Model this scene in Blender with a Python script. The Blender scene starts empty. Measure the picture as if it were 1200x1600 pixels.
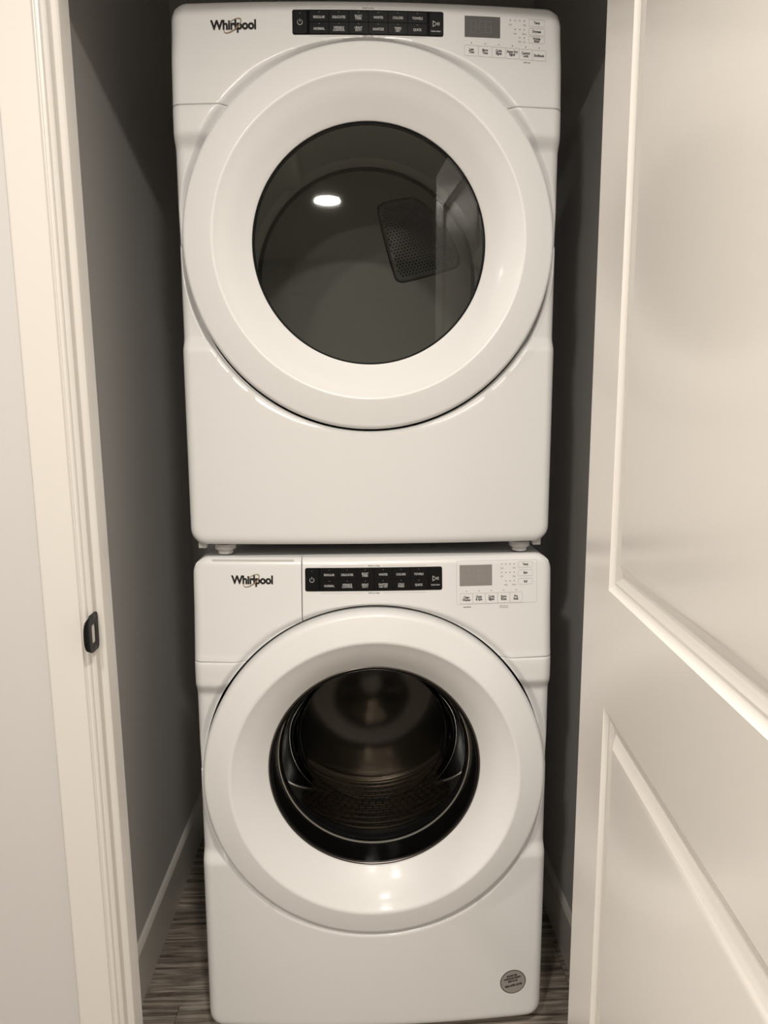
import bpy, bmesh, math, random
from mathutils import Vector, Matrix

S = bpy.context.scene
PI = math.pi
rad = math.radians

# ---------------------------------------------------------------- camera
cam_d = bpy.data.cameras.new('camera')
cam = bpy.data.objects.new('camera', cam_d)
S.collection.objects.link(cam)
cam_d.sensor_fit = 'VERTICAL'
cam_d.sensor_height = 32.0
cam_d.lens = 1109.0 / 1600.0 * 32.0
cam_d.clip_start = 0.02
YAW, PITCH, ROLL = rad(2.0), rad(8.4), rad(-0.2)
cam.matrix_world = (Matrix.Translation((0, 0, 1.285)) @ Matrix.Rotation(-YAW, 4, 'Z')
                    @ Matrix.Rotation(PI / 2 - PITCH, 4, 'X') @ Matrix.Rotation(ROLL, 4, 'Z'))
S.camera = cam

# ---------------------------------------------------------------- world, light, exposure
w = bpy.data.worlds.new('world')
S.world = w
w.use_nodes = True
w.node_tree.nodes['Background'].inputs[0].default_value = (1.0, 0.9, 0.8, 1)
w.node_tree.nodes['Background'].inputs[1].default_value = 0.0
S.view_settings.view_transform = 'Standard'
S.view_settings.look = 'None'
S.view_settings.gamma = 1.0
S.view_settings.use_curve_mapping = False
S.view_settings.exposure = -1.13
LAMPS = [(0.15, -0.12, 2.435, 50.0), (-0.50, -0.45, 2.435, 44.0), (-0.165, -1.49, 2.435, 60.0), (-1.60, 0.35, 2.435, 46.0)]  # last lamp is added, to brighten the open door leaf
LAMP_COL = (1.0, 0.925, 0.825)
for i, (lx, ly, lz, pw) in enumerate(LAMPS):
    ld = bpy.data.lights.new('downlight_bulb', 'AREA')
    ld.shape = 'DISK'
    ld.size = 0.14
    ld.energy = pw
    ld.color = LAMP_COL
    lo = bpy.data.objects.new('downlight_bulb', ld)
    lo.location = (lx, ly, lz - 0.012)
    S.collection.objects.link(lo)


# ---------------------------------------------------------------- materials
def mat(name, col, rough=0.5, metal=0.0, spec=0.5, coat=0.0, coat_rough=0.1):
    m = bpy.data.materials.new(name)
    m.use_nodes = True
    b = m.node_tree.nodes['Principled BSDF']
    b.inputs['Base Color'].default_value = (*col, 1)
    b.inputs['Roughness'].default_value = rough
    b.inputs['Metallic'].default_value = metal
    b.inputs['Specular IOR Level'].default_value = spec
    b.inputs['Coat Weight'].default_value = coat
    b.inputs['Coat Roughness'].default_value = coat_rough
    return m


def noise_bump(m, scale, strength, dist=0.001, detail=3.0, vec=(1, 1, 1)):
    nt = m.node_tree
    b = nt.nodes['Principled BSDF']
    tc = nt.nodes.new('ShaderNodeTexCoord')
    mp = nt.nodes.new('ShaderNodeMapping')
    mp.inputs['Scale'].default_value = vec
    n = nt.nodes.new('ShaderNodeTexNoise')
    n.inputs['Scale'].default_value = scale
    n.inputs['Detail'].default_value = detail
    bp = nt.nodes.new('ShaderNodeBump')
    bp.inputs['Strength'].default_value = strength
    bp.inputs['Distance'].default_value = dist
    nt.links.new(tc.outputs['Object'], mp.inputs['Vector'])
    nt.links.new(mp.outputs[0], n.inputs['Vector'])
    nt.links.new(n.outputs['Fac'], bp.inputs['Height'])
    nt.links.new(bp.outputs[0], b.inputs['Normal'])
    return m


M = {}
M['enamel'] = mat('white_enamel', (0.80, 0.80, 0.80), 0.32, coat=0.35, coat_rough=0.08)
M['door_white'] = mat('white_door_plastic', (0.83, 0.83, 0.83), 0.38, coat=0.15, coat_rough=0.1)
M['funnel'] = M['door_white']
M['trim'] = noise_bump(mat('trim_paint', (0.68, 0.655, 0.62), 0.35, coat=0.2, coat_rough=0.2), 60, 0.06)
M['leaf'] = noise_bump(mat('door_leaf_paint', (0.88, 0.85, 0.81), 0.27, coat=0.25, coat_rough=0.15), 45, 0.10, 0.0012)
M['wall'] = noise_bump(mat('wall_paint', (0.56, 0.55, 0.54), 0.75), 180, 0.12, 0.0008)
M['ceiling'] = noise_bump(mat('ceiling_paint', (0.8, 0.79, 0.77), 0.8), 90, 0.2)
M['black'] = mat('black_touch_glass', (0.003, 0.003, 0.003), 0.22, spec=0.2)
M['black_btn'] = mat('black_button', (0.0045, 0.0045, 0.005), 0.35, spec=0.2)
M['ink_white'] = mat('pale_grey_print', (0.42, 0.42, 0.42), 0.5)
M['ink_dark'] = mat('dark_grey_print', (0.055, 0.05, 0.05), 0.5)
M['ink_grey'] = mat('grey_print', (0.35, 0.33, 0.31), 0.5)
M['ink_line'] = mat('pale_line_print', (0.50, 0.48, 0.46), 0.5)
M['membrane'] = mat('membrane_white', (0.80, 0.79, 0.78), 0.4)
M['lcd'] = mat('grey_display', (0.13, 0.125, 0.125), 0.25)
M['lcd2'] = mat('pale_grey_display', (0.27, 0.25, 0.235), 0.25)
M['lcd_seg'] = mat('display_ghost_segment', (0.17, 0.165, 0.165), 0.25)
M['lcd_seg2'] = mat('pale_display_ghost_segment', (0.30, 0.28, 0.265), 0.25)
M['logo'] = mat('badge_black', (0.012, 0.009, 0.009), 0.3)
M['gold'] = mat('badge_gold', (0.34, 0.24, 0.13), 0.4, 0.2)
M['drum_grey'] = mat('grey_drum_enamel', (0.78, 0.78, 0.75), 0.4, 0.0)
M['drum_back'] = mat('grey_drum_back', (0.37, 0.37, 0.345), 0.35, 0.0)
M['seal'] = mat('black_seal', (0.002, 0.002, 0.002), 0.7, spec=0.2)
M['grille'] = mat('grey_grille', (0.22, 0.22, 0.21), 0.3, 0.3)
M['hole'] = mat('hole_dark', (0.004, 0.004, 0.004), 0.9)
M['rubber'] = mat('dark_gasket_rubber', (0.020, 0.020, 0.021), 0.25)
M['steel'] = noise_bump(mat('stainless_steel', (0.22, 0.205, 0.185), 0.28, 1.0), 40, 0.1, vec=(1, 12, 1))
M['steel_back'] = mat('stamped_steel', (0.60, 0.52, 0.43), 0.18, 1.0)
M['bead'] = mat('highlight_bead_metal', (0.55, 0.52, 0.48), 0.3, 0.8)
M['steel_dark'] = mat('dark_steel', (0.10, 0.09, 0.085), 0.3, 1.0)
M['foot'] = mat('foot_plastic', (0.72, 0.70, 0.68), 0.5)
M['strike'] = mat('black_strike_metal', (0.004, 0.004, 0.004), 0.45, 0.0, 0.22)
M['hole_light'] = mat('bare_latch_hole', (0.72, 0.68, 0.62), 0.6)
M['sticker'] = mat('silver_sticker', (0.34, 0.32, 0.305), 0.4, 0.1)
M['sticker_rim'] = mat('sticker_rim', (0.055, 0.04, 0.035), 0.5)
M['lampring'] = mat('lamp_ring_white', (0.8, 0.8, 0.8), 0.4)


def glass(name, tint, ior, refl=1.0, refl_rough=0.02):
    m = bpy.data.materials.new(name)
    m.use_nodes = True
    nt = m.node_tree
    nt.nodes.clear()
    out = nt.nodes.new('ShaderNodeOutputMaterial')
    mix = nt.nodes.new('ShaderNodeMixShader')
    fr = nt.nodes.new('ShaderNodeFresnel')
    fr.inputs['IOR'].default_value = ior
    tr = nt.nodes.new('ShaderNodeBsdfTransparent')
    tr.inputs['Color'].default_value = (*tint, 1)
    gl = nt.nodes.new('ShaderNodeBsdfGlossy')
    gl.inputs['Roughness'].default_value = refl_rough
    gl.inputs['Color'].default_value = (refl, refl, refl, 1)
    nt.links.new(fr.outputs[0], mix.inputs[0])
    nt.links.new(tr.outputs[0], mix.inputs[1])
    nt.links.new(gl.outputs[0], mix.inputs[2])
    nt.links.new(mix.outputs[0], out.inputs[0])
    return m


M['glass_dryer'] = glass('smoked_window', (0.47, 0.48, 0.465), 1.62)
M['glass_washer'] = glass('clear_bowl_glass', (0.55, 0.55, 0.55), 1.25, 0.35)
lm = bpy.data.materials.new('lamp_lens')
lm.use_nodes = True
lm.node_tree.nodes['Principled BSDF'].inputs['Emission Color'].default_value = (*LAMP_COL, 1)
lm.node_tree.nodes['Principled BSDF'].inputs['Emission Strength'].default_value = 60.0
M['lens'] = lm


def wood_mat():
    m = mat('grey_vinyl_plank', (0.2, 0.18, 0.16), 0.45)
    nt = m.node_tree
    b = nt.nodes['Principled BSDF']
    oi = nt.nodes.new('ShaderNodeObjectInfo')
    tc = nt.nodes.new('ShaderNodeTexCoord')
    add = nt.nodes.new('ShaderNodeVectorMath')
    add.operation = 'ADD'
    sc = nt.nodes.new('ShaderNodeVectorMath')
    sc.operation = 'SCALE'
    sc.inputs['Scale'].default_value = 7.0
    cmb = nt.nodes.new('ShaderNodeCombineXYZ')
    nt.links.new(oi.outputs['Random'], cmb.inputs[0])
    nt.links.new(oi.outputs['Random'], cmb.inputs[1])
    nt.links.new(cmb.outputs[0], sc.inputs[0])
    nt.links.new(tc.outputs['Object'], add.inputs[0])
    nt.links.new(sc.outputs[0], add.inputs[1])
    mp = nt.nodes.new('ShaderNodeMapping')
    mp.inputs['Scale'].default_value = (3.0, 62.0, 1.0)
    nt.links.new(add.outputs[0], mp.inputs[0])
    n = nt.nodes.new('ShaderNodeTexNoise')
    n.inputs['Scale'].default_value = 1.5
    n.inputs['Detail'].default_value = 6.0
    n.inputs['Roughness'].default_value = 0.65
    n.inputs['Distortion'].default_value = 0.8
    nt.links.new(mp.outputs[0], n.inputs['Vector'])
    r = nt.nodes.new('ShaderNodeValToRGB')
    r.color_ramp.elements[0].position = 0.33
    r.color_ramp.elements[0].color = (0.055, 0.045, 0.038, 1)
    r.color_ramp.elements[1].position = 0.68
    r.color_ramp.elements[1].color = (0.56, 0.49, 0.425, 1)
    e = r.color_ramp.elements.new(0.5)
    e.color = (0.27, 0.235, 0.20, 1)
    nt.links.new(n.outputs['Fac'], r.inputs[0])
    nt.links.new(r.outputs[0], b.inputs['Base Color'])
    bp = nt.nodes.new('ShaderNodeBump')
    bp.inputs['Strength'].default_value = 0.25
    bp.inputs['Distance'].default_value = 0.001
    nt.links.new(n.outputs['Fac'], bp.inputs['Height'])
    nt.links.new(bp.outputs[0], b.inputs['Normal'])
    return m


M['wood'] = wood_mat()


def funnel_mat():
    # door plastic with a fine dimpled relief
    m = mat('dimpled_door_plastic', (0.83, 0.83, 0.83), 0.40, coat=0.12, coat_rough=0.12)
    nt = m.node_tree
    b = nt.nodes['Principled BSDF']
    tc = nt.nodes.new('ShaderNodeTexCoord')
    v = nt.nodes.new('ShaderNodeTexVoronoi')
    v.inputs['Scale'].default_value = 190.0
    v.inputs['Randomness'].default_value = 0.15
    bp = nt.nodes.new('ShaderNodeBump')
    bp.inputs['Strength'].default_value = 0.05
    bp.inputs['Distance'].default_value = 0.0008
    nt.links.new(tc.outputs['Object'], v.inputs['Vector'])
    nt.links.new(v.outputs['Distance'], bp.inputs['Height'])
    nt.links.new(bp.outputs[0], b.inputs['Normal'])
    nt.links.new(bp.outputs[0], b.inputs['Coat Normal'])
    return m


M['funnel'] = funnel_mat()


# ---------------------------------------------------------------- mesh helpers
def mk(name, V, Fc, m, parent=None, sharp=35, smooth=True, recalc=True, loc=None):
    me = bpy.data.meshes.new(name)
    me.from_pydata([tuple(v) for v in V], [], Fc)
    if recalc:
        bm = bmesh.new()
        bm.from_mesh(me)
        bmesh.ops.recalc_face_normals(bm, faces=bm.faces)
        bm.to_mesh(me)
        bm.free()
    if smooth:
        me.shade_smooth()
        if sharp:
            me.set_sharp_from_angle(angle=rad(sharp))
    me.materials.append(m)
    o = bpy.data.objects.new(name, me)
    S.collection.objects.link(o)
    if parent is not None:
        o.parent = parent
    if loc is not None:
        o.location = loc
    return o


def empty(name, loc=(0, 0, 0)):
    o = bpy.data.objects.new(name, None)
    o.location = loc
    o.empty_display_size = 0.05
    S.collection.objects.link(o)
    return o


def tag(o, label, cat):
    o['label'] = label
    o['category'] = cat
    return o


def struct(o):
    o['kind'] = 'structure'
    return o


def grid_faces(nu, nv, closed=False, base=0):
    f = []
    for i in range(nu if closed else nu - 1):
        a = i * nv
        b = ((i + 1) % nu) * nv
        for j in range(nv - 1):
            f.append((base + a + j, base + b + j, base + b + j + 1, base + a + j + 1))
    return f


def box_vf(x0, x1, y0, y1, z0, z1, base=0):
    V = [(x0, y0, z0), (x1, y0, z0), (x1, y1, z0), (x0, y1, z0),
         (x0, y0, z1), (x1, y0, z1), (x1, y1, z1), (x0, y1, z1)]
    Fc = [(0, 3, 2, 1), (4, 5, 6, 7), (0, 1, 5, 4), (1, 2, 6, 5), (2, 3, 7, 6), (3, 0, 4, 7)]
    return V, [tuple(base + i for i in f) for f in Fc]


def box(name, x0, x1, y0, y1, z0, z1, m, parent=None, bevel=0.0):
    V, Fc = box_vf(x0, x1, y0, y1, z0, z1)
    me = bpy.data.meshes.new(name)
    bm = bmesh.new()
    vs = [bm.verts.new(v) for v in V]
    for f in Fc:
        bm.faces.new([vs[i] for i in f])
    if bevel:
        bmesh.ops.bevel(bm, geom=list(bm.edges), offset=bevel, segments=3, profile=0.5, affect='EDGES')
    bmesh.ops.recalc_face_normals(bm, faces=bm.faces)
    bm.to_mesh(me)
    bm.free()
    me.shade_smooth()
    me.set_sharp_from_angle(angle=rad(35))
    me.materials.append(m)
    o = bpy.data.objects.new(name, me)
    S.collection.objects.link(o)
    if parent is not None:
        o.parent = parent
    return o


def revolve(name, prof, m, parent, cz, n=256, cx=0.0, sharp=30):
    """revolve (r, y) about the machine's y axis through (cx, cz)"""
    V = []
    for i in range(n):
        a = 2 * PI * i / n
        c, s = math.cos(a), math.sin(a)
        for r, y in prof:
            V.append((cx + r * c, y, cz + r * s))
    return mk(name, V, grid_faces(n, len(prof), True), m, parent, sharp)


def fillet(pts, radii, seg=6):
    """round the corners of an open polyline"""
    out = [pts[0]]
    for i in range(1, len(pts) - 1):
        p, a, b = Vector(pts[i]), Vector(pts[i - 1]), Vector(pts[i + 1])
        r = radii[i - 1]
        if r <= 0:
            out.append(tuple(p))
            continue
        u, v = (a - p), (b - p)
        d = min(r, u.length * 0.49, v.length * 0.49)
        s, e = p + u.normalized() * d, p + v.normalized() * d
        for k in range(seg + 1):
            t = k / seg
            out.append(tuple(s * (1 - t) ** 2 + p * 2 * t * (1 - t) + e * t * t))
    out.append(pts[-1])
    return out


def extrude_profile(name, pts, z0, z1, m, parent=None, lean=0.0, zref=1.1, sharp=25):
    """closed (x, y) polygon pulled from z0 to z1; lean shifts x with height"""
    n = len(pts)
    V = [(x - lean * (z0 - zref), y, z0) for x, y in pts] + [(x - lean * (z1 - zref), y, z1) for x, y in pts]
    Fc = [(i, (i + 1) % n, n + (i + 1) % n, n + i) for i in range(n)]
    Fc += [tuple(range(n)), tuple(range(2 * n - 1, n - 1, -1))]
    return mk(name, V, Fc, m, parent, sharp)


_tc = {}


def text_tris(body, size, sx=1.0, bold=0.0, space=1.0):
    """filled lettering as flat (x, z) vertices and faces, centred on its own box"""
    key = (body, size, sx, bold, space)
    if key in _tc:
        return _tc[key]
    c = bpy.data.curves.new('t', 'FONT')
    c.body = body
    c.size = size
    c.offset = bold
    c.resolution_u = 3
    c.space_character = space
    c.space_line = 0.80
    c.align_x = 'CENTER'
    o = bpy.data.objects.new('t', c)
    S.collection.objects.link(o)
    bpy.context.view_layer.update()
    me = bpy.data.meshes.new_from_object(o.evaluated_get(bpy.context.evaluated_depsgraph_get()))
    V = [(v.co.x * sx, v.co.y) for v in me.vertices]
    Fc = [tuple(p.vertices) for p in me.polygons]
    bpy.data.objects.remove(o)
    bpy.data.meshes.remove(me)
    bpy.data.curves.remove(c)
    x0, x1 = min(v[0] for v in V), max(v[0] for v in V)
    y0, y1 = min(v[1] for v in V), max(v[1] for v in V)
    V = [(v[0] - (x0 + x1) / 2, v[1] - (y0 + y1) / 2) for v in V]
    _tc[key] = (V, Fc, x1 - x0, y1 - y0)
    return _tc[key]


def sstep(t):
    t = max(0.0, min(1.0, t))
    return t * t * (3 - 2 * t)


# ---------------------------------------------------------------- front face of the machines
HW = 0.343          # half width
CZ = 0.557          # centre of the round door above the cabinet's bottom
RG = 0.3340         # radius of the opening the door sits in
ZS = 0.787          # seam between fascia and lower panel
RC = 0.030          # corner radius of the face
RE = 0.017          # roll of the edges


def sdf_in(x, z, H, zb=0.0):
    """distance inwards from the rounded outline of the face"""
    cx, cz = 0.0, (H + zb) / 2
    qx = abs(x - cx) - (HW - RC)
    qz = abs(z - cz) - ((H - zb) / 2 - RC)
    out = math.hypot(max(qx, 0), max(qz, 0)) + min(max(qx, qz), 0.0) - RC
    return -out


class Face:
    def __init__(self, H, lean, top_roll, zb, dish):
        self.dish = dish
        self.zb = zb
        self.H, self.lean, self.top_roll = H, lean, top_roll

    def f(self, x, z, seam=None):
        H = self.H
        y = -0.0175 * (1 - (x / HW) ** 2)
        if z > ZS - 0.02:
            t = (z - ZS + 0.02) / (H - ZS)
            y += self.lean * t * min(1.0, t * 6)
        r = math.hypot(x, z - CZ)
        side = sstep((abs(x) - 0.10) / 0.08)
        y += 0.013 * side * sstep((z - 0.368) / 0.028) * (1 - sstep((z - 0.716) / 0.028))
        wd = self.dish + (0.015 - self.dish) * min(1.0, (abs(x) / 0.20) ** 1.5) * (1.0 if z > CZ else 0.45)
        y += 0.012 * (1 - sstep((r - RG) / wd))
        s = sdf_in(x, z, H, self.zb)
        re = RE if z < ZS else self.top_roll * max(0, min(1, (z - H + 0.10) / 0.05)) + RE * (1 - max(0, min(1, (z - H + 0.10) / 0.05)))
        if s < re:
            s = max(s, 0.0)
            y += re - math.sqrt(max(re * re - (re - s) ** 2, 0))
        return y

    def outline(self, a):
        """where a ray from the door centre at angle a leaves the rounded outline"""
        c, s = math.cos(a), math.sin(a)
        lo, hi = 0.2, 0.9
        for _ in range(34):
            mid = (lo + hi) / 2
            if sdf_in(mid * c, CZ + mid * s, self.H, self.zb) > 0:
                lo = mid
            else:
                hi = mid
        return lo * c, CZ + lo * s


def panel_piece(name, face, p0, p1, a0, a1, n, m, parent, x_lock=None, roll=0.0016):
    """the sheet between the door opening (angles p0..p1) and the outline (a0..a1)"""
    ts = [0, 0.0006, 0.0015, 0.003]
    ts = ts + [0.003 + (1 - 0.006) * k / n for k in range(1, n)] + [1 - t for t in reversed(ts)]
    NR = 34
    rs = [0.5 - 0.5 * math.cos(PI * k / NR) for k in range(NR + 1)]
    V = []
    cols = []
    full = []
    for ti, t in enumerate(ts):
        p = p0 + (p1 - p0) * t
        a = a0 + (a1 - a0) * t
        ix, iz = RG * math.cos(p), CZ + RG * math.sin(p)
        ox, oz = face.outline(a)
        e = min(ti, len(ts) - 1 - ti)
        add = roll * (1.0, 0.45, 0.12, 0.0)[e] if e < 4 else 0.0
        col = [(ix, face.f(ix, iz) + 0.050, iz)]
        for r in rs:
            x, z = ix + (ox - ix) * r, iz + (oz - iz) * r
            col.append((x, face.f(x, z) + add, z))
        x, z = ox, oz
        col.append((x, 0.045, z))
        full.append(col)
    # fold the seam edges back
    first = [(x, y + 0.012, z) for x, y, z in full[0]]
    last = [(x, y + 0.012, z) for x, y, z in full[-1]]
    full = [first] + full + [last]
    for c in full:
        V += c
    return mk(name, V, grid_faces(len(full), len(full[0])), m, parent, 50)


class Print:
    """flat print, slabs and strips laid on a curved face"""

    def __init__(self, face):
        self.face = face

    def wrap(self, V):
        return [(x, self.face.f(x, z) - h, z) for x, z, h in V]

    def text(self, body, x, z, size, m, parent, sx=0.9, bold=0.0, h=0.0004, maxw=None, name='lettering', space=1.0, rot=0.0):
        V, Fc, wd, ht = text_tris(body, size * 1.10, sx, bold + size * 0.013, space)
        k = 1.0
        if maxw and wd > maxw:
            k = maxw / wd
        c, s = math.cos(rot), math.sin(rot)
        P = [(x + a * k * c - b * s, z + a * k * s + b * c, h) for a, b in V]
        return mk(name, self.wrap(P), Fc, m, parent, smooth=False, recalc=False)

    def slab(self, name, x0, x1, z0, z1, rc, th, m, parent, nx=None, base=-0.0005):
        nx = nx or max(4, int((x1 - x0) / 0.006))
        xs = sorted(set([x0 + (x1 - x0) * k / nx for k in range(nx + 1)] +
                        [x0 + rc * (1 - math.cos(k * PI / 12)) for k in range(7)] +
                        [x1 - rc * (1 - math.cos(k * PI / 12)) for k in range(7)]))
        nz = 6
        top = []
        for x in xs:
            d = max(0.0, x0 + rc - x, x - x1 + rc)
            ins = rc - math.sqrt(max(rc * rc - d * d, 0)) if rc > 0 else 0
            top.append([(x, z0 + ins + (z1 - z0 - 2 * ins) * k / nz) for k in range(nz + 1)])
        V, Fc = [], []
        for c in top:
            V.append((c[0][0], c[0][1], base))
            V += [(x, z, th) for x, z in c]
            V.append((c[-1][0], c[-1][1], base))
        nv = nz + 3
        Fc = grid_faces(len(top), nv)
        n = len(V)
        # end caps
        Fc.append(tuple(range(0, nv)))
        Fc.append(tuple(range(n - 1, n - nv - 1, -1)))
        return mk(name, self.wrap(V), Fc, m, parent, 40)

    def strips(self, name, segs, wdt, m, parent, h=0.0003):
        V, Fc = [], []
        for (xa, za, xb, zb) in segs:
            L = math.hypot(xb - xa, zb - za)
            n = max(1, int(L / 0.008))
            dx, dz = (xb - xa) / L, (zb - za) / L
            nx_, nz_ = -dz * wdt / 2, dx * wdt / 2
            b = len(V)
            for k in range(n + 1):
                x, z = xa + (xb - xa) * k / n, za + (zb - za) * k / n
                V += [(x + nx_, z + nz_, h), (x - nx_, z - nz_, h)]
            for k in range(n):
                Fc.append((b + 2 * k, b + 2 * k + 1, b + 2 * k + 3, b + 2 * k + 2))
        return mk(name, self.wrap(V), Fc, m, parent, smooth=False, recalc=False)

    def frame(self, name, x0, x1, z0, z1, wdt, m, parent, h=0.0003, rc=0.0015):
        pts = []
        for cx, cz, a0 in ((x1 - rc, z1 - rc, 0), (x0 + rc, z1 - rc, 90), (x0 + rc, z0 + rc, 180), (x1 - rc, z0 + rc, 270)):
            for k in range(4):
                a = rad(a0 + k * 30)
                pts.append((cx + rc * math.cos(a), cz + rc * math.sin(a)))
        pts.append(pts[0])
        return self.strips(name, [(*pts[i], *pts[i + 1]) for i in range(len(pts) - 1) if math.dist(pts[i], pts[i + 1]) > 1e-6], wdt, m, parent, h)

    def dot(self, x, z, r, m, parent, h=0.0004, name='indicator_light', n=10):
        V = [(x, z, h)] + [(x + r * math.cos(2 * PI * k / n), z + r * math.sin(2 * PI * k / n), h) for k in range(n)]
        Fc = [(0, 1 + k, 1 + (k + 1) % n) for k in range(n)]
        return mk(name, self.wrap(V), Fc, m, parent, smooth=False, recalc=False)

    def ring(self, x, z, ra, rb, a0, a1, m, parent, h, name, rot=0.0, n=40, ta=1.0):
        """elliptic ring segment; ra, rb half axes; ta line width"""
        V, Fc = [], []
        c, s = math.cos(rot), math.sin(rot)
        for k in range(n + 1):
            a = a0 + (a1 - a0) * k / n
            wdt = ta * (0.45 + 0.55 * math.sin(PI * k / n))
            for q in (0.5, -0.5):
                ex, ez = (ra + wdt * q) * math.cos(a), (rb + wdt * q) * math.sin(a)
                V.append((x + ex * c - ez * s, z + ex * s + ez * c, h))
        for k in range(n):
            Fc.append((2 * k, 2 * k + 1, 2 * k + 3, 2 * k + 2))
        return mk(name, self.wrap(V), Fc, m, parent, smooth=False, recalc=False)


def badge(P, x, z, parent, gold):
    """brand badge: black raised lettering with a slim tilted ring through it"""
    V, Fc, wd, ht = text_tris('Whirlpool', 0.0215, 0.83, 0.00082, 0.95)
    k = 0.079 / wd
    n = len(V)
    VV = [(x + a * k, z + b * 1.0 - 0.0005, 0.0010) for a, b in V]
    o = mk('badge', P.wrap(VV), Fc, M['logo'], parent, smooth=False, recalc=False)
    P.ring(x - 0.0010, z + 0.0005, 0.0175, 0.0072, rad(-215), rad(95), gold, o, 0.0014, 'badge_ring', rot=rad(36), ta=0.0019)
    return o


def touch_panel(P, x0, x1, z0, z1, top, bottom, what, how, root, fascia):
    tp = P.slab('touch_panel', x0, x1, z0, z1, 0.0035, 0.0012, M['black'], root)
    zc = (z0 + z1) / 2
    bx0, bx1 = -0.1005, 0.1015
    cw = (bx1 - bx0) / 6
    hm = (z1 - z0) / 2
    for r, words in enumerate((top, bottom)):
        za = zc if r == 0 else z0 + 0.0012
        zb = z1 - 0.0012 if r == 0 else zc
        for c, wd in enumerate(words):
            xa = bx0 + c * cw
            P.slab('button', xa + 0.0006, xa + cw - 0.0006, za + 0.0006, zb - 0.0006, 0.0008, 0.0016, M['black_btn'], tp, nx=4, base=0.0008)
            P.text(wd, xa + cw / 2, (za + zb) / 2 - 0.0015, 0.0052 if '\n' not in wd else 0.0047, M['ink_white'], tp, 0.80, 0.0001, 0.0018, maxw=cw * 0.80)
            P.dot(xa + cw / 2, zb - 0.0028, 0.0006, M['ink_grey'], tp, 0.0018)
    P.slab('button', x0 + 0.0015, bx0 - 0.0045, z0 + 0.0015, z1 - 0.0015, 0.003, 0.0016, M['black_btn'], tp, nx=4, base=0.0008)
    P.slab('button', bx1 + 0.0045, x1 - 0.0015, z0 + 0.0015, z1 - 0.0015, 0.003, 0.0016, M['black_btn'], tp, nx=4, base=0.0008)
    px = (x0 + bx0) / 2 - 0.0015
    P.ring(px, zc - 0.0005, 0.0042, 0.0042, rad(120), rad(420), M['ink_white'], tp, 0.0019, 'power_symbol', ta=0.0011)
    P.strips('power_symbol', [(px, zc + 0.0052, px, zc)], 0.0009, M['ink_white'], tp, 0.0019)
    P.dot(px, z1 - 0.006, 0.0006, M['ink_grey'], tp, 0.0018)
    sx_ = (x1 + bx1) / 2 + 0.0012
    P.strips('start_symbol', [(sx_ - 0.0052, zc + 0.0048, sx_ - 0.0052, zc - 0.0048), (sx_ - 0.0052, zc - 0.0046, sx_ + 0.0018, zc),
                              (sx_ + 0.0018, zc, sx_ - 0.0052, zc + 0.0046), (sx_ + 0.0031, zc + 0.0028, sx_ + 0.0031, zc - 0.0028),
                              (sx_ + 0.0053, zc + 0.0028, sx_ + 0.0053, zc - 0.0028)], 0.0011, M['ink_white'], tp, 0.0019)
    P.text('Hold to Start', sx_ - 0.0003, zc - 0.0120, 0.0031, M['ink_white'], tp, 0.9, 0.0001, 0.0018, maxw=0.0185)
    for body, zz in ((what, z1 + 0.0032), (how, z0 - (0.0042 if z0 > 0.91 else 0.0024))):
        P.text(body, 0.0, zz, 0.0036, M['ink_dark'], fascia, 0.85, 0.0, maxw=0.024)
        P.strips('rule', [(-0.0995, zz, -0.0165, zz), (0.0165, zz, 0.0995, zz)], 0.0005, M['ink_line'], fascia)
    return tp


def display(P, x0, x1, z0, z1, m, mseg, fascia):
    d = P.slab('display', x0, x1, z0, z1, 0.0006, 0.0003, m, fascia, nx=8)
    zc = (z0 + z1) / 2
    hd = (z1 - z0) * 0.27
    xs = x0 + (x1 - x0) * 0.18
    seg = []
    for k, dx in enumerate((0.0, 0.0155, 0.0265)):
        a, b = xs + dx, xs + dx + 0.0085
        seg += [(a, zc + hd, b, zc + hd), (a, zc, b, zc), (a, zc - hd, b, zc - hd), (a, zc + hd, a, zc - hd), (b, zc + hd, b, zc - hd)]
    seg.append((xs + 0.0122, zc + 0.004, xs + 0.0122, zc - 0.004))
    P.strips('segments', seg, 0.0011, mseg, d, 0.0005)
    return d


def small_button(P, x0, x1, z0, z1, body, fascia, size=0.0056):
    P.frame('button', x0, x1, z0, z1, 0.0006, M['ink_line'], fascia, rc=0.0016)
    P.text(body, (x0 + x1) / 2, (z0 + z1) / 2, size, M['ink_dark'], fascia, 0.80, 0.00018, maxw=(x1 - x0) * 0.86)


def cabinet(H, depth, root):
    """painted sheet steel shell: sides, top, bottom and back, open at the front"""
    hw = HW - 0.005
    pts = []
    r = 0.012
    for cx, cz, a0 in ((hw - r, H - 0.006 - r, 0), (-hw + r, H - 0.006 - r, 90), (-hw + r, 0.008 + r, 180), (hw - r, 0.008 + r, 270)):
        for k in range(6):
            a = rad(a0 + k * 18)
            pts.append((cx + r * math.cos(a), cz + r * math.sin(a)))
    n = len(pts)
    V = []
    for y, ins in ((0.030, 0.012), (0.030, 0.0), (depth, 0.0), (depth, 0.012)):
        for x, z in pts:
            kx = (abs(x) - ins) / abs(x)
            V.append((x * kx, y, H / 2 + (z - H / 2) * (1 - ins / (H / 2))))
    Fc = []
    for j in range(3):
        for i in range(n):
            Fc.append((j * n + i, j * n + (i + 1) % n, (j + 1) * n + (i + 1) % n, (j + 1) * n + i))
    Fc.append(tuple(range(3 * n, 4 * n)))
    # inner skin so light does not leak along the front edge
    return mk('cabinet', V, Fc, M['enamel'], root, 35)


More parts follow.
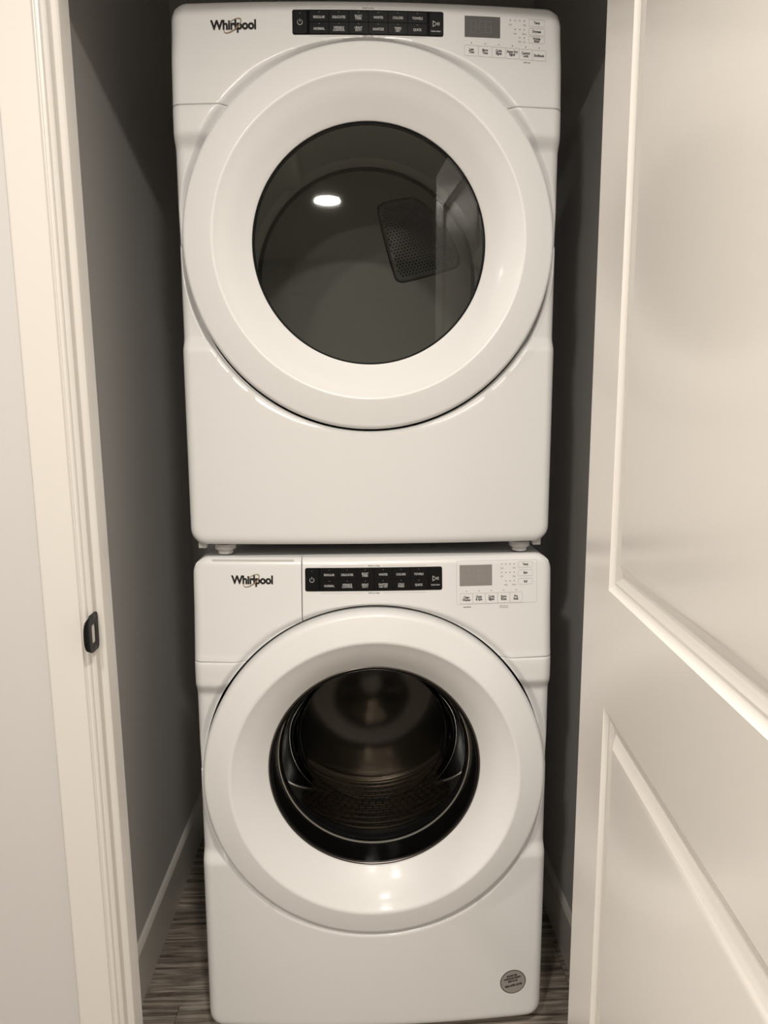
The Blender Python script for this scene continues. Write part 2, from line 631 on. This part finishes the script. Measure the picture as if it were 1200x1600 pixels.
def feet(root, z0, r, n=4, y0=0.10, y1=0.62):
    for x in (-0.285, 0.295):
        for y in (y0, y1):
            prof = [(0.001, z0 + 0.001), (r * 0.68, z0 + 0.001), (r * 0.72, z0 + 0.003), (r * 0.72, z0 + 0.009), (r * 0.95, z0 + 0.010), (r, z0 + 0.012), (r, z0 + 0.018), (r * 0.95, z0 + 0.020), (0.010, z0 + 0.020), (0.010, 0.012)]
            V = []
            N = 32
            for i in range(N):
                a = 2 * PI * i / N
                for rr, zz in prof:
                    V.append((x + rr * math.cos(a), y + rr * math.sin(a), zz))
            mk('foot', V, grid_faces(N, len(prof), True), M['foot'], root, 35)


def baffle(ang, R, y0, y1, hgt, wid, m, parent, name='baffle'):
    """lifter rib along the drum wall"""
    V = []
    NU, NV = 9, 11
    for i in range(NU):
        u = i / (NU - 1)
        y = y0 + (y1 - y0) * u
        e = math.sin(PI * min(1, max(0, u))) ** 0.35
        for j in range(NV):
            v = j / (NV - 1) * 2 - 1
            h = hgt * e * (1 - v * v) ** 0.8
            a = ang + v * wid / 2 / R
            rr = R + 0.002 - h
            V.append((rr * math.cos(a), y, CZ + rr * math.sin(a)))
    return mk(name, V, grid_faces(NU, NV), m, parent, 60)


P_S = math.asin((ZS - CZ) / RG)
A_S = math.atan2(ZS - CZ, HW)
GAPA = 0.0022

# ================================================================ structure
struct(box('wall_left', -0.62, -0.494, 1.052, 2.20, 0, 2.44, M['wall']))
struct(box('wall_right', 0.483, 0.62, 1.052, 2.20, 0, 2.44, M['wall']))
struct(box('wall_back', -0.494, 0.483, 2.08, 2.20, 0, 2.44, M['wall']))
struct(box('ceiling', -3.4, 3.0, -3.2, 2.3, 2.44, 2.54, M['ceiling']))
# wall the opening is cut into: left part, right part and the piece above the door
JL, JR = -0.3768, 0.3555
HEAD = 2.072
LEAN = 0.0115
fw = []
V, Fc = box_vf(-3.4, JL - 0.022, 0.984, 1.052, 0, 2.44)
V2, F2 = box_vf(JR + 0.022, 3.0, 0.984, 1.052, 0, 2.44, 8)
V3, F3 = box_vf(JL - 0.022, JR + 0.022, 0.984, 1.052, HEAD + 0.022, 2.44, 16)
struct(mk('wall_front', V + V2 + V3, Fc + F2 + F3, M['wall'], None, 30))
struct(box('wall_hall_left', -3.5, -3.4, -3.2, 1.052, 0, 2.44, M['wall']))
struct(box('wall_hall_right', 3.0, 3.1, -3.2, 1.052, 0, 2.44, M['wall']))
struct(box('wall_hall_back', -3.4, 3.0, -3.3, -3.2, 0, 2.44, M['wall']))

# floor: a slab with grey vinyl planks laid across the closet
floor = struct(box('floor', -3.4, 3.0, -3.2, 2.3, -0.03, -0.004, M['wood']))
random.seed(4)
PW, PL = 0.152, 1.22
y = 0.93
row = 0
while y < 2.06:
    x = -0.62 - random.random() * 0.9
    if row == 2:
        x = -1.62
    while x < 0.62:
        x0, x1 = max(x, -0.62), min(x + PL, 0.62)
        if x1 - x0 > 0.01:
            box('plank', x0 + 0.0004, x1 - 0.0004, y + 0.0004, y + PW - 0.0004, -0.0038, 0.0, M['wood'], floor, bevel=0.0007)
        x += PL
    y += PW
    row += 1

# baseboards inside the closet: square stock with an eased, light-catching top edge


def base_profile(x_wall, sgn, z1=0.126, t=0.012):
    return [(x_wall, 0.0), (x_wall + sgn * t, 0.0), (x_wall + sgn * t, z1 - 0.010), (x_wall + sgn * (t - 0.002), z1 - 0.006),
            (x_wall + sgn * (t - 0.006), z1 - 0.002), (x_wall, z1)]


for nm, xw, sg in (('baseboard_left', -0.494, 1), ('baseboard_right', 0.483, -1)):
    pr = base_profile(xw, sg)
    n = len(pr)
    V = [(x, 1.052, z) for x, z in pr] + [(x, 2.08, z) for x, z in pr]
    Fc = [(i, (i + 1) % n, n + (i + 1) % n, n + i) for i in range(n)] + [tuple(range(n)), tuple(range(2 * n - 1, n - 1, -1))]
    struct(mk(nm, V, Fc, M['trim'], None, 25))
struct(box('baseboard_back', -0.482, 0.471, 2.068, 2.08, 0, 0.126, M['trim'], bevel=0.002))
struct(box('baseboard_hall', -3.4, -0.4565, 0.972, 0.984, 0, 0.126, M['trim'], bevel=0.002))

# left casing, jamb and stop
cas = [(-0.4420, 0.984), (-0.4420, 0.9755), (-0.4405, 0.9730), (-0.4385, 0.9720), (-0.3925, 0.9720), (-0.3917, 0.9735),
       (-0.3910, 0.9752), (-0.3900, 0.9754), (-0.3886, 0.9742), (-0.3862, 0.9738), (-0.3845, 0.9745), (-0.3833, 0.9765), (-0.3828, 0.984)]
struct(extrude_profile('trim_1', cas, 0, HEAD + 0.052, M['trim'], lean=LEAN))
jam = [(JL - 0.020, 1.050), (JL - 0.020, 0.9790), (JL - 0.0015, 0.9790), (JL, 0.9805), (JL, 1.050)]
struct(extrude_profile('trim_2', jam, 0, HEAD, M['trim'], lean=LEAN))
sto = [(JL, 0.9935), (JL + 0.0075, 0.9935), (JL + 0.0095, 0.9950), (JL + 0.0105, 0.9975), (JL + 0.0105, 1.0285), (JL + 0.0095, 1.0300), (JL, 1.0300)]
struct(extrude_profile('trim_3', sto, 0, HEAD, M['trim'], lean=LEAN))
# right casing, jamb and stop (hidden behind the open leaf)
struct(extrude_profile('trim_4', [(-x + (JL + JR), y_) for x, y_ in cas], 0, HEAD + 0.052, M['trim']))
struct(extrude_profile('trim_5', [(-x + (JL + JR), y_) for x, y_ in jam], 0, HEAD, M['trim']))
# header casing and head jamb
struct(box('trim_6', -0.460, JR + 0.057, 0.972, 0.984, HEAD + 0.005, HEAD + 0.060, M['trim'], bevel=0.002))
struct(box('trim_7', JL - 0.035, JR + 0.02, 0.979, 1.050, HEAD, HEAD + 0.02, M['trim']))

# ---------------------------------------------------------------- open door leaf (door_1)
hx, hy = 0.3152, 0.960
dv = Vector((-0.078, -1.0, 0)).normalized()
nv = Vector((-1.0, 0.078, 0)).normalized()
LW, LH, LT = 0.711, 2.02, 0.035


def L2W(s, d, z):
    """leaf frame: s along the leaf from the hinge edge, d depth behind the visible face"""
    p = Vector((hx, hy, 0)) + dv * s - nv * d
    return (p.x, p.y, z + 0.008)


UP = (0.120, LW - 0.120, 1.053, 1.90)
LO = (0.120, LW - 0.120, 0.235, 0.902)
ss = [0.0, UP[0], UP[1], LW]
zz = [0.0, LO[2], LO[3], UP[2], UP[3], LH]
V, Fc = [], []
for zv in zz:
    for sv in ss:
        V.append(L2W(sv, 0, zv))
for j in range(5):
    for i in range(3):
        if i == 1 and j in (1, 3):
            continue
        a = j * 4 + i
        Fc.append((a, a + 1, a + 5, a + 4))
nb = len(V)
for zv in (0, LH):
    for sv, d in ((0, 0), (LW, 0), (LW, LT), (0, LT)):
        V.append(L2W(sv, d, zv))
Fc += [(nb + 1, nb + 2, nb + 6, nb + 5), (nb + 2, nb + 3, nb + 7, nb + 6), (nb + 3, nb, nb + 4, nb + 7), (nb, nb + 3, nb + 2, nb + 1), (nb + 4, nb + 5, nb + 6, nb + 7)]
leaf = struct(mk('door_1', V, Fc, M['leaf'], None, 30, recalc=False))


def door_panel(rect, parent):
    s0, s1, z0, z1 = rect
    prof = fillet([(0.0, 0.0), (0.0095, 0.0052), (0.0115, 0.0050), (0.0205, 0.0100), (0.0235, 0.0100), (0.0400, 0.0012), (0.0460, 0.0006)],
                  [0.0010, 0.0008, 0.0020, 0.0018, 0.004], 4)
    V, Fc = [], []
    for ins, d in prof:
        for sv, zv in ((s0 + ins, z0 + ins), (s1 - ins, z0 + ins), (s1 - ins, z1 - ins), (s0 + ins, z1 - ins)):
            V.append(L2W(sv, d, zv))
    for k in range(len(prof) - 1):
        for i in range(4):
            Fc.append((k * 4 + i, k * 4 + (i + 1) % 4, (k + 1) * 4 + (i + 1) % 4, (k + 1) * 4 + i))
    b = (len(prof) - 1) * 4
    Fc.append((b, b + 1, b + 2, b + 3))
    return mk('panel', V, Fc, M['leaf'], parent, 28, recalc=False)


door_panel(UP, leaf)
door_panel(LO, leaf)


# ================================================================ dryer and washer
def lower_and_fascia(face, root, split_x=None):
    lo = panel_piece('front_panel', face, PI - P_S + GAPA * 0.9, 2 * PI + P_S - GAPA * 0.9,
                     PI - A_S + GAPA, 2 * PI + A_S - GAPA, 460, M['enamel'], root)
    a0, a1 = A_S + GAPA * 0.3, PI - A_S - GAPA * 0.3
    p0, p1 = P_S + GAPA * 0.3, PI - P_S - GAPA * 0.3
    if split_x is None:
        return panel_piece('control_panel', face, p0, p1, a0, a1, 240, M['enamel'], root), None
    g = 0.0006
    iz = math.sqrt(RG ** 2 - split_x ** 2)
    pm = math.acos(split_x / RG)
    am = math.atan2(face.H - CZ, split_x)
    fa = panel_piece('control_panel', face, p0, pm - g / iz, a0, am - g / (face.H - CZ), 180, M['enamel'], root)
    dr = panel_piece('dispenser_drawer', face, pm + g / iz, p1, am + g / (face.H - CZ), a1, 100, M['enamel'], root)
    return fa, dr


# ---------------------------------------------------------------- dryer
DX, DY, DZ = 0.022, 1.330, 1.018
dryer = empty('dryer', (DX, DY, DZ))
tag(dryer, 'white front-loading tumble dryer with grey see-through door, stacked on top of the washer', 'dryer')
fd = Face(0.962, 0.014, 0.024, 0.010, 0.0035)
fas, _ = lower_and_fascia(fd, dryer)
Pd = Print(fd)
badge(Pd, -0.2310, 0.9135, dryer, M['gold'])
touch_panel(Pd, -0.1295, 0.1295, 0.8980, 0.9385,
            ['REGULAR', 'DELICATES', 'BULKY\nITEMS', 'WHITES', 'COLORS', 'TOWELS'],
            ['NORMAL', 'WRINKLE\nCONTROL', 'HEAVY\nDUTY', 'SANITIZE', 'TIMED\nDRY', 'QUICK'], 'WHAT to Dry', 'HOW to Dry', dryer, fas)
display(Pd, 0.1665, 0.2290, 0.8995, 0.9345, M['lcd'], M['lcd_seg'], fas)
labs = ['Less\nTime', 'More\nTime', 'Cycle\nSignal', 'Damp Dry\nSignal', 'Control\nLock', 'EcoBoost']
for k, b in enumerate(labs):
    xa = 0.1665 + 0.02408 * k
    zt = 0.8860 - 0.0006 * k
    small_button(Pd, xa, xa + 0.02408, zt - 0.0175, zt, b, fas, 0.0052)
    Pd.dot(xa + 0.012, zt + 0.0040, 0.0009, M['ink_dark'], fas)
Pd.text('Hold 3 sec', 0.2770, 0.8615, 0.0032, M['ink_dark'], fas, 0.8)
for (zc, b, n, l0, l1) in ((0.9280, 'Temp', 4, 'Low', 'High'), (0.9135, 'Dryness', 3, 'Less', 'More'), (0.9000, 'Wrinkle\nShield', 2, 'Off', 'On')):
    small_button(Pd, 0.2800, 0.3085, zc - 0.0056, zc + 0.0056, b, fas, 0.0052 if '\n' not in b else 0.0046)
    for k in range(n):
        Pd.dot(0.2720 - 0.0083 * k, zc + 0.0025, 0.0009, M['ink_dark'], fas)
    Pd.text(l0, 0.2720 - 0.0083 * (n - 1), zc - 0.0045, 0.0036, M['ink_grey'], fas, 0.8)
    Pd.text(l1, 0.2720, zc - 0.0045, 0.0036, M['ink_grey'], fas, 0.8)

cabinet(fd.H, 0.70, dryer)
feet(dryer, -0.016, 0.0205, y0=0.048)
for sgn in (-1, 1):
    box('corner_bracket', sgn * 0.333, sgn * 0.318, 0.028, 0.045, -0.0012, 0.012, M['foot'], dryer, bevel=0.001)

# door: ring with rounded rim, flat band, crease and bowl going in to the window
dd = bpy.data.objects.new('door', None)
rim = fillet([(0.322, 0.050), (0.3290, 0.020), (0.3305, -0.006), (0.3280, -0.0190), (0.2745, -0.0310), (0.268, -0.026)], [0.004, 0.008, 0.006, 0.0035], 8)
bowl_d = [(0.268, -0.026), (0.260, -0.0215), (0.250, -0.0155), (0.240, -0.0085), (0.228, 0.0010), (0.218, 0.0085), (0.2125, 0.0125), (0.2115, 0.0140), (0.2112, 0.030)]
door_d = revolve('door', rim[:-1] + bowl_d, M['funnel'], dryer, CZ, 320, sharp=50)
revolve('window_seal', [(0.2113, 0.0150), (0.2105, 0.0142), (0.2085, 0.0150), (0.2080, 0.026)], M['seal'], door_d, CZ, 200)
capn = 14
cap = [(0.0001 + 0.2098 * k / capn, 0.0150) for k in range(capn + 1)]
revolve('window', cap, M['glass_dryer'], door_d, CZ, 160, sharp=0)
# drum
drum = revolve('drum', [(0.222, 0.044), (0.230, 0.050), (0.262, 0.056), (0.268, 0.064), (0.270, 0.10), (0.270, 0.17), (0.268, 0.18), (0.268, 0.20), (0.270, 0.21), (0.270, 0.395)],
               M['drum_grey'], dryer, CZ, 160)
revolve('drum_front', [(0.2120, 0.030), (0.2150, 0.040), (0.222, 0.044)], M['drum_grey'], drum, CZ, 160)
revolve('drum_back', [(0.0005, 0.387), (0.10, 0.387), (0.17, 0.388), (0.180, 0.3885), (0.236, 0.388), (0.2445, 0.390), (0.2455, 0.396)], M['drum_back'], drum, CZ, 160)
revolve('drum_seal', [(0.2445, 0.3925), (0.2455, 0.3885), (0.2530, 0.3885), (0.2540, 0.393)], M['seal'], drum, CZ, 160)
revolve('drum_flange', [(0.2535, 0.3915), (0.262, 0.3880), (0.271, 0.3800)], M['drum_grey'], drum, CZ, 160)
for a in (128, 248, 8):
    baffle(rad(a), 0.270, 0.075, 0.375, 0.042, 0.060, M['drum_grey'], drum)
# exhaust grille: rounded trapezoid with hexagonally packed holes
gp = [(0.024, 0.714), (0.032, 0.731), (0.100, 0.744), (0.119, 0.739), (0.150, 0.715), (0.180, 0.681), (0.202, 0.645), (0.216, 0.610), (0.214, 0.596), (0.203, 0.5870), (0.090, 0.5560), (0.074, 0.557), (0.064, 0.567)]


def smooth_poly(p, it=2):
    for _ in range(it):
        q = []
        for i in range(len(p)):
            a, b = p[i], p[(i + 1) % len(p)]
            q.append((a[0] * .75 + b[0] * .25, a[1] * .75 + b[1] * .25))
            q.append((a[0] * .25 + b[0] * .75, a[1] * .25 + b[1] * .75))
        p = q
    return p


gs = smooth_poly(gp)
gcx, gcz = sum(p[0] for p in gs) / len(gs), sum(p[1] for p in gs) / len(gs)


def inset(p, d):
    out = []
    n = len(p)
    for i in range(n):
        a, b = Vector(p[i - 1]), Vector(p[(i + 1) % n])
        t = (b - a).normalized()
        nn = Vector((-t.y, t.x))
        c = Vector((gcx, gcz)) - Vector(p[i])
        if nn.dot(c) < 0:
            nn = -nn
        out.append(tuple(Vector(p[i]) + nn * d))
    return out


def loops(name, ls, m, parent, fill=True):
    V, Fc = [], []
    n = len(ls[0][0])
    for poly, yy in ls:
        V += [(x, yy, z) for x, z in poly]
    for k in range(len(ls) - 1):
        for i in range(n):
            Fc.append((k * n + i, k * n + (i + 1) % n, (k + 1) * n + (i + 1) % n, (k + 1) * n + i))
    if fill:
        Fc.append(tuple(range((len(ls) - 1) * n, len(ls) * n)))
    return mk(name, V, Fc, m, parent, 40)


loops('grille_rim', [(inset(gs, -0.0022), 0.3868), (inset(gs, -0.0015), 0.3855), (inset(gs, 0.0004), 0.3855), (inset(gs, 0.0012), 0.3868)], M['seal'], drum, fill=False)
grille = loops('grille', [(inset(gs, 0.0008), 0.3866), (inset(gs, 0.003), 0.3845), (inset(gs, 0.006), 0.3835)], M['grille'], drum)


def inside(x, z, p):
    c = False
    n = len(p)
    for i in range(n):
        x0, z0 = p[i]
        x1, z1 = p[(i + 1) % n]
        if (z0 > z) != (z1 > z) and x < (x1 - x0) * (z - z0) / (z1 - z0) + x0:
            c = not c
    return c


gi = inset(gs, 0.0090)
V, Fc = [], []
pt = 0.0078
rt = rad(14)
for i in range(-30, 30):
    for j in range(-30, 30):
        a, b = (i + 0.5 * (j % 2)) * pt, j * pt * 0.866
        x, z = gcx + a * math.cos(rt) - b * math.sin(rt), gcz + a * math.sin(rt) + b * math.cos(rt)
        if inside(x, z, gi):
            k0 = len(V)
            for k in range(10):
                V.append((x + 0.0026 * math.cos(k * PI / 5), 0.3832, z + 0.0026 * math.sin(k * PI / 5)))
            Fc.append(tuple(range(k0, k0 + 10)))
ho = mk('grille_holes', V, Fc, M['hole'], drum, smooth=False)
ho['kind'] = 'stuff'

# ---------------------------------------------------------------- washer
WX, WY, WZ = 0.0260, 1.298, 0.022
washer = empty('washer', (WX, WY, WZ - 0.022))
tag(washer, 'white front-loading washing machine with dark round glass, standing on the floor under the dryer', 'washing machine')
wroot = washer
for_w = []
fwf = Face(0.983, 0.024, 0.014, 0.004, 0.006)
before = set(bpy.data.objects)
fas, drawer = lower_and_fascia(fwf, washer, split_x=-0.1355)
Pw = Print(fwf)
badge(Pw, -0.2290, 0.9410, washer, M['gold'])
touch_panel(Pw, -0.1290, 0.1290, 0.9215, 0.9650,
            ['REGULAR', 'DELICATES', 'BULKY\nITEMS', 'WHITES', 'COLORS', 'TOWELS'],
            ['NORMAL', 'WRINKLE\nCONTROL', 'HEAVY\nDUTY', 'SANITIZE\nwith OXI', 'COLD\nWASH', 'QUICK'], 'WHAT to Wash', 'HOW to Wash', washer, fas)
display(Pw, 0.1625, 0.2250, 0.9270, 0.9665, M['lcd2'], M['lcd_seg2'], fas)
Pw.frame('panel_outline', 0.1565, 0.3125, 0.8925, 0.9740, 0.0005, M['ink_line'], fas, rc=0.003)
for k, b in enumerate(['Clean\nWasher', 'Drain\n& Spin', 'Cycle\nSignal', 'Extra\nRinse', 'Pre\nSoak']):
    xa = 0.1635 + 0.02400 * k
    small_button(Pw, xa, xa + 0.0240, 0.8935, 0.9130, b, fas, 0.0056)
    Pw.dot(xa + 0.012, 0.9175, 0.0009, M['ink_dark'], fas)
Pw.text('with affresh', 0.1765, 0.8875, 0.0036, M['ink_dark'], fas, 0.8)
Pw.text('Hold 3 sec to\nControl Lock', 0.2475, 0.8865, 0.0034, M['ink_grey'], fas, 0.8)
for (zc, b, n, l0, l1) in ((0.9650, 'Temp', 4, 'Cold', 'Hot'), (0.9490, 'Spin', 4, 'Off', 'Fast'), (0.9330, 'Soil', 3, 'Light', 'Heavy')):
    small_button(Pw, 0.2760, 0.3040, zc - 0.0056, zc + 0.0056, b, fas, 0.0054)
    for k in range(n):
        Pw.dot(0.2680 - 0.0081 * k, zc + 0.0018, 0.0009, M['ink_dark'], fas)
    Pw.text(l0, 0.2680 - 0.0081 * (n - 1), zc - 0.0056, 0.0038, M['ink_grey'], fas, 0.8)
    Pw.text(l1, 0.2680, zc - 0.0056, 0.0038, M['ink_grey'], fas, 0.8)
# grip lip along the drawer's top edge
Pw.slab('drawer_grip', -0.305, -0.150, 0.9765, 0.9795, 0.0008, 0.0004, M['ink_line'], drawer)
# service sticker
sx, sz = 0.2810, 0.0940
rt = rad(9)
st = Pw.dot(sx, sz, 0.0270, M['sticker_rim'], washer, 0.0002, 'sticker', 48)
Pw.dot(sx, sz, 0.0252, M['sticker'], st, 0.0004, 'sticker_face', 48)
for body, dz, size, wd in (('REGISTER', 0.0145, 0.0050, 0.026), ('UNREGISTERED', 0.0085, 0.0050, 0.036), ('SERVICE?', 0.0022, 0.0050, 0.026), ('866-698-2538', -0.0078, 0.0060, 0.040)):
    Pw.text(body, sx - dz * math.sin(rt), sz + dz * math.cos(rt), size, M['logo'], st, 0.95, 0.0002, 0.0006, maxw=wd, rot=rt)

cabinet(fwf.H, 0.72, washer)
feet(washer, -0.022, 0.022)
rim = fillet([(0.322, 0.050), (0.3295, 0.022), (0.3305, -0.012), (0.3270, -0.0255), (0.2755, -0.0380), (0.268, -0.032)], [0.004, 0.009, 0.007, 0.0045], 8)
bowl_w = [(0.268, -0.032), (0.260, -0.0262), (0.250, -0.0190), (0.240, -0.0110), (0.228, -0.0010), (0.218, 0.0090), (0.2115, 0.0150), (0.2095, 0.0170), (0.2090, 0.030)]
door_w = revolve('door', rim[:-1] + bowl_w, M['funnel'], washer, CZ, 320, sharp=50)
revolve('window_trim', [(0.2092, 0.0180), (0.2080, 0.0172), (0.2062, 0.0174), (0.204, 0.0195)], M['steel_dark'], door_w, CZ, 200)
revolve('window_ring', fillet([(0.2045, 0.0180), (0.2030, 0.0165), (0.2010, 0.0180), (0.1990, 0.045), (0.1976, 0.072), (0.1980, 0.085)], [0.001, 0.003, 0.02, 0.002], 5), M['black'], door_w, CZ, 200)
revolve('highlight_bead', [(0.1978, 0.0730), (0.1968, 0.0708), (0.1956, 0.0712), (0.1948, 0.0745)], M['bead'], door_w, CZ, 160)  # pale bead added where bowl meets flange, standing in for the highlight there
revolve('bowl_rim', [(0.1608, 0.1720), (0.1602, 0.1700), (0.1592, 0.1700), (0.1586, 0.1730)], M['steel'], door_w, CZ, 160)
glassp = fillet([(0.1952, 0.0745), (0.1890, 0.0780), (0.1605, 0.1700), (0.1200, 0.1860), (0.0005, 0.1900)], [0.004, 0.012, 0.03], 8)
revolve('window', glassp, M['glass_washer'], door_w, CZ, 160, sharp=0)
# rubber gasket between door and drum
gk = revolve('gasket', fillet([(0.206, 0.034), (0.214, 0.060), (0.203, 0.072), (0.207, 0.092), (0.200, 0.104), (0.203, 0.128), (0.207, 0.134)], [0.008, 0.006, 0.006, 0.006, 0.006], 6), M['rubber'], washer, CZ, 160)
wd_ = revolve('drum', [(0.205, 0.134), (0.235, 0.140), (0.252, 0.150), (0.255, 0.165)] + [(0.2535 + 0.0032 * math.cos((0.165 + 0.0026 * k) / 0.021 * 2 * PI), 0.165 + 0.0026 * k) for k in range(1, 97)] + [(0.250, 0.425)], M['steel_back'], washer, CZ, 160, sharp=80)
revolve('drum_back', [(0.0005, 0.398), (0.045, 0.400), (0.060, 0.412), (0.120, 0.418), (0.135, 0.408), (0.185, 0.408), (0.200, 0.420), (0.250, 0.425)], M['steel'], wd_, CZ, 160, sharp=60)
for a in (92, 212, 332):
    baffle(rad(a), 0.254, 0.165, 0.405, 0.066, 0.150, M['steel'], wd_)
V, Fc = [], []
for j in range(12):
    for i in range(96):
        a = 2 * PI * (i + 0.5 * (j % 2)) / 96
        yv = 0.178 + j * 0.020
        if any(abs((math.degrees(a) - q + 180) % 360 - 180) < 18 for q in (92, 212, 332)):
            continue
        k0 = len(V)
        R_ = 0.2500
        for k in range(6):
            aa = a + 0.0022 / R_ * math.cos(k * PI / 3)
            V.append((R_ * math.cos(aa), yv + 0.0022 * math.sin(k * PI / 3), CZ + R_ * math.sin(aa)))
        Fc.append(tuple(range(k0, k0 + 6)))
dh = mk('drum_holes', V, Fc, M['hole'], wd_, smooth=False)
dh['kind'] = 'stuff'
# lift the washer's meshes on to their feet (root stays at floor level)
for o in washer.children:
    o.location.z += WZ

# ================================================================ strike plate on the left jamb
zc_s = None


def strike():
    root = empty('strike_plate', (JL + 0.0017, 0.975, 0.974))
    tag(root, 'small black metal strike plate on the white left door jamb', 'strike plate')
    z0, z1 = -0.0270, 0.0270
    yf, yb = -0.0185, 0.0165      # towards the camera / into the closet
    th = 0.0016
    # flat plate with its latch hole: ring of quads round an opening
    outer, inner = [], []
    oy, oz = -0.0015, -0.0015
    hw_, hh_ = 0.0068, 0.0135
    N = 32
    for k in range(N):
        a = 2 * PI * k / N
        c, s = math.cos(a), math.sin(a)
        m_ = max(abs(c), abs(s))
        q = 0.80
        sc = (abs(c) ** 8 + abs(s) ** 8) ** (-1 / 8)
        cy, cz2 = (yb - 0.004 + yf + 0.006) / 2, 0
        outer.append((cy + c * sc * (yb - yf - 0.002) / 2, s * sc * (z1 - z0) / 2))
        inner.append((oy + c * sc * hw_, oz + s * sc * hh_))
    V, Fc = [], []
    for x in (0.0, th):
        V += [(x, a, b) for a, b in outer]
        V += [(x, a, b) for a, b in inner]
    for k in range(N):
        k2 = (k + 1) % N
        Fc += [(k, k2, N + k2, N + k), (2 * N + k, 3 * N + k, 3 * N + k2, 2 * N + k2),
               (k, 2 * N + k, 2 * N + k2, k2), (N + k, N + k2, 3 * N + k2, 3 * N + k)]
    mk('plate', V, Fc, M['strike'], root, 35)
    # curved lip bending away from the closet, round the jamb's front edge
    V = []
    NZ, NL = 15, 8
    for i in range(NZ):
        u = i / (NZ - 1) * 2 - 1
        zz_ = u * 0.0240
        reach = 0.0095 * math.sqrt(max(0.0, 1 - (abs(u) ** 2.6))) + 0.0004
        for layer in (0, 1):
            for j in range(NL):
                t = j / (NL - 1)
                d = reach * t
                xb = -0.0034 * (t ** 2) * (reach / 0.0095)
                yy_ = yf + 0.002 - d
                V.append((xb + (th if layer == 0 else 0.0001), yy_, zz_))
    Fc = []
    st_ = 2 * NL
    for i in range(NZ - 1):
        for j in range(NL - 1):
            a = i * st_ + j
            Fc.append((a, a + 1, a + st_ + 1, a + st_))
            a += NL
            Fc.append((a, a + st_, a + st_ + 1, a + 1))
        a = i * st_ + NL - 1
        Fc.append((a, a + NL, a + st_ + NL, a + st_))
    mk('lip', V, Fc, M['strike'], root, 50)
    for zq in (-0.0225, 0.0225):
        V = [(0.0022, 0.001, zq)]
        for k in range(16):
            a = 2 * PI * k / 16
            V.append((0.0018, 0.001 + 0.0032 * math.cos(a), zq + 0.0032 * math.sin(a)))
        mk('screw', V, [(0, 1 + k, 1 + (k + 1) % 16) for k in range(16)], M['black'], root, 60)
    mk('latch_pocket', [(0.0003, oy - hw_, oz - hh_), (0.0003, oy + hw_, oz - hh_), (0.0003, oy + hw_, oz + hh_), (0.0003, oy - hw_, oz + hh_)],
       [(0, 1, 2, 3)], M['hole_light'], root, smooth=False)
    return root


strike()

# ================================================================ hall ceiling lights (seen only as reflections); the last is added to light the leaf
for i, (lx, ly, lz, pw) in enumerate(LAMPS):
    root = empty('ceiling_light', (lx, ly, 2.44))
    tag(root, ('round white recessed ceiling light just in front of the closet opening', 'round white recessed ceiling light between the closet and the hall to the left',
               'round white recessed ceiling light furthest back in the hall',
               'added round ceiling light brightening the open door leaf, close to the wall left of the closet')[i], 'ceiling light')
    V = []
    prof = [(0.068, -0.002), (0.070, -0.006), (0.082, -0.005), (0.085, 0.0)]
    for k in range(48):
        a = 2 * PI * k / 48
        for r, z in prof:
            V.append((r * math.cos(a), r * math.sin(a), z))
    mk('trim_ring', V, grid_faces(48, len(prof), True), M['lampring'], root, 35)
    V = [(0, 0, -0.003)] + [(0.068 * math.cos(2 * PI * k / 48), 0.068 * math.sin(2 * PI * k / 48), -0.003) for k in range(48)]
    mk('lens', V, [(0, 1 + k, 1 + (k + 1) % 48) for k in range(48)], M['lens'], root, smooth=False)
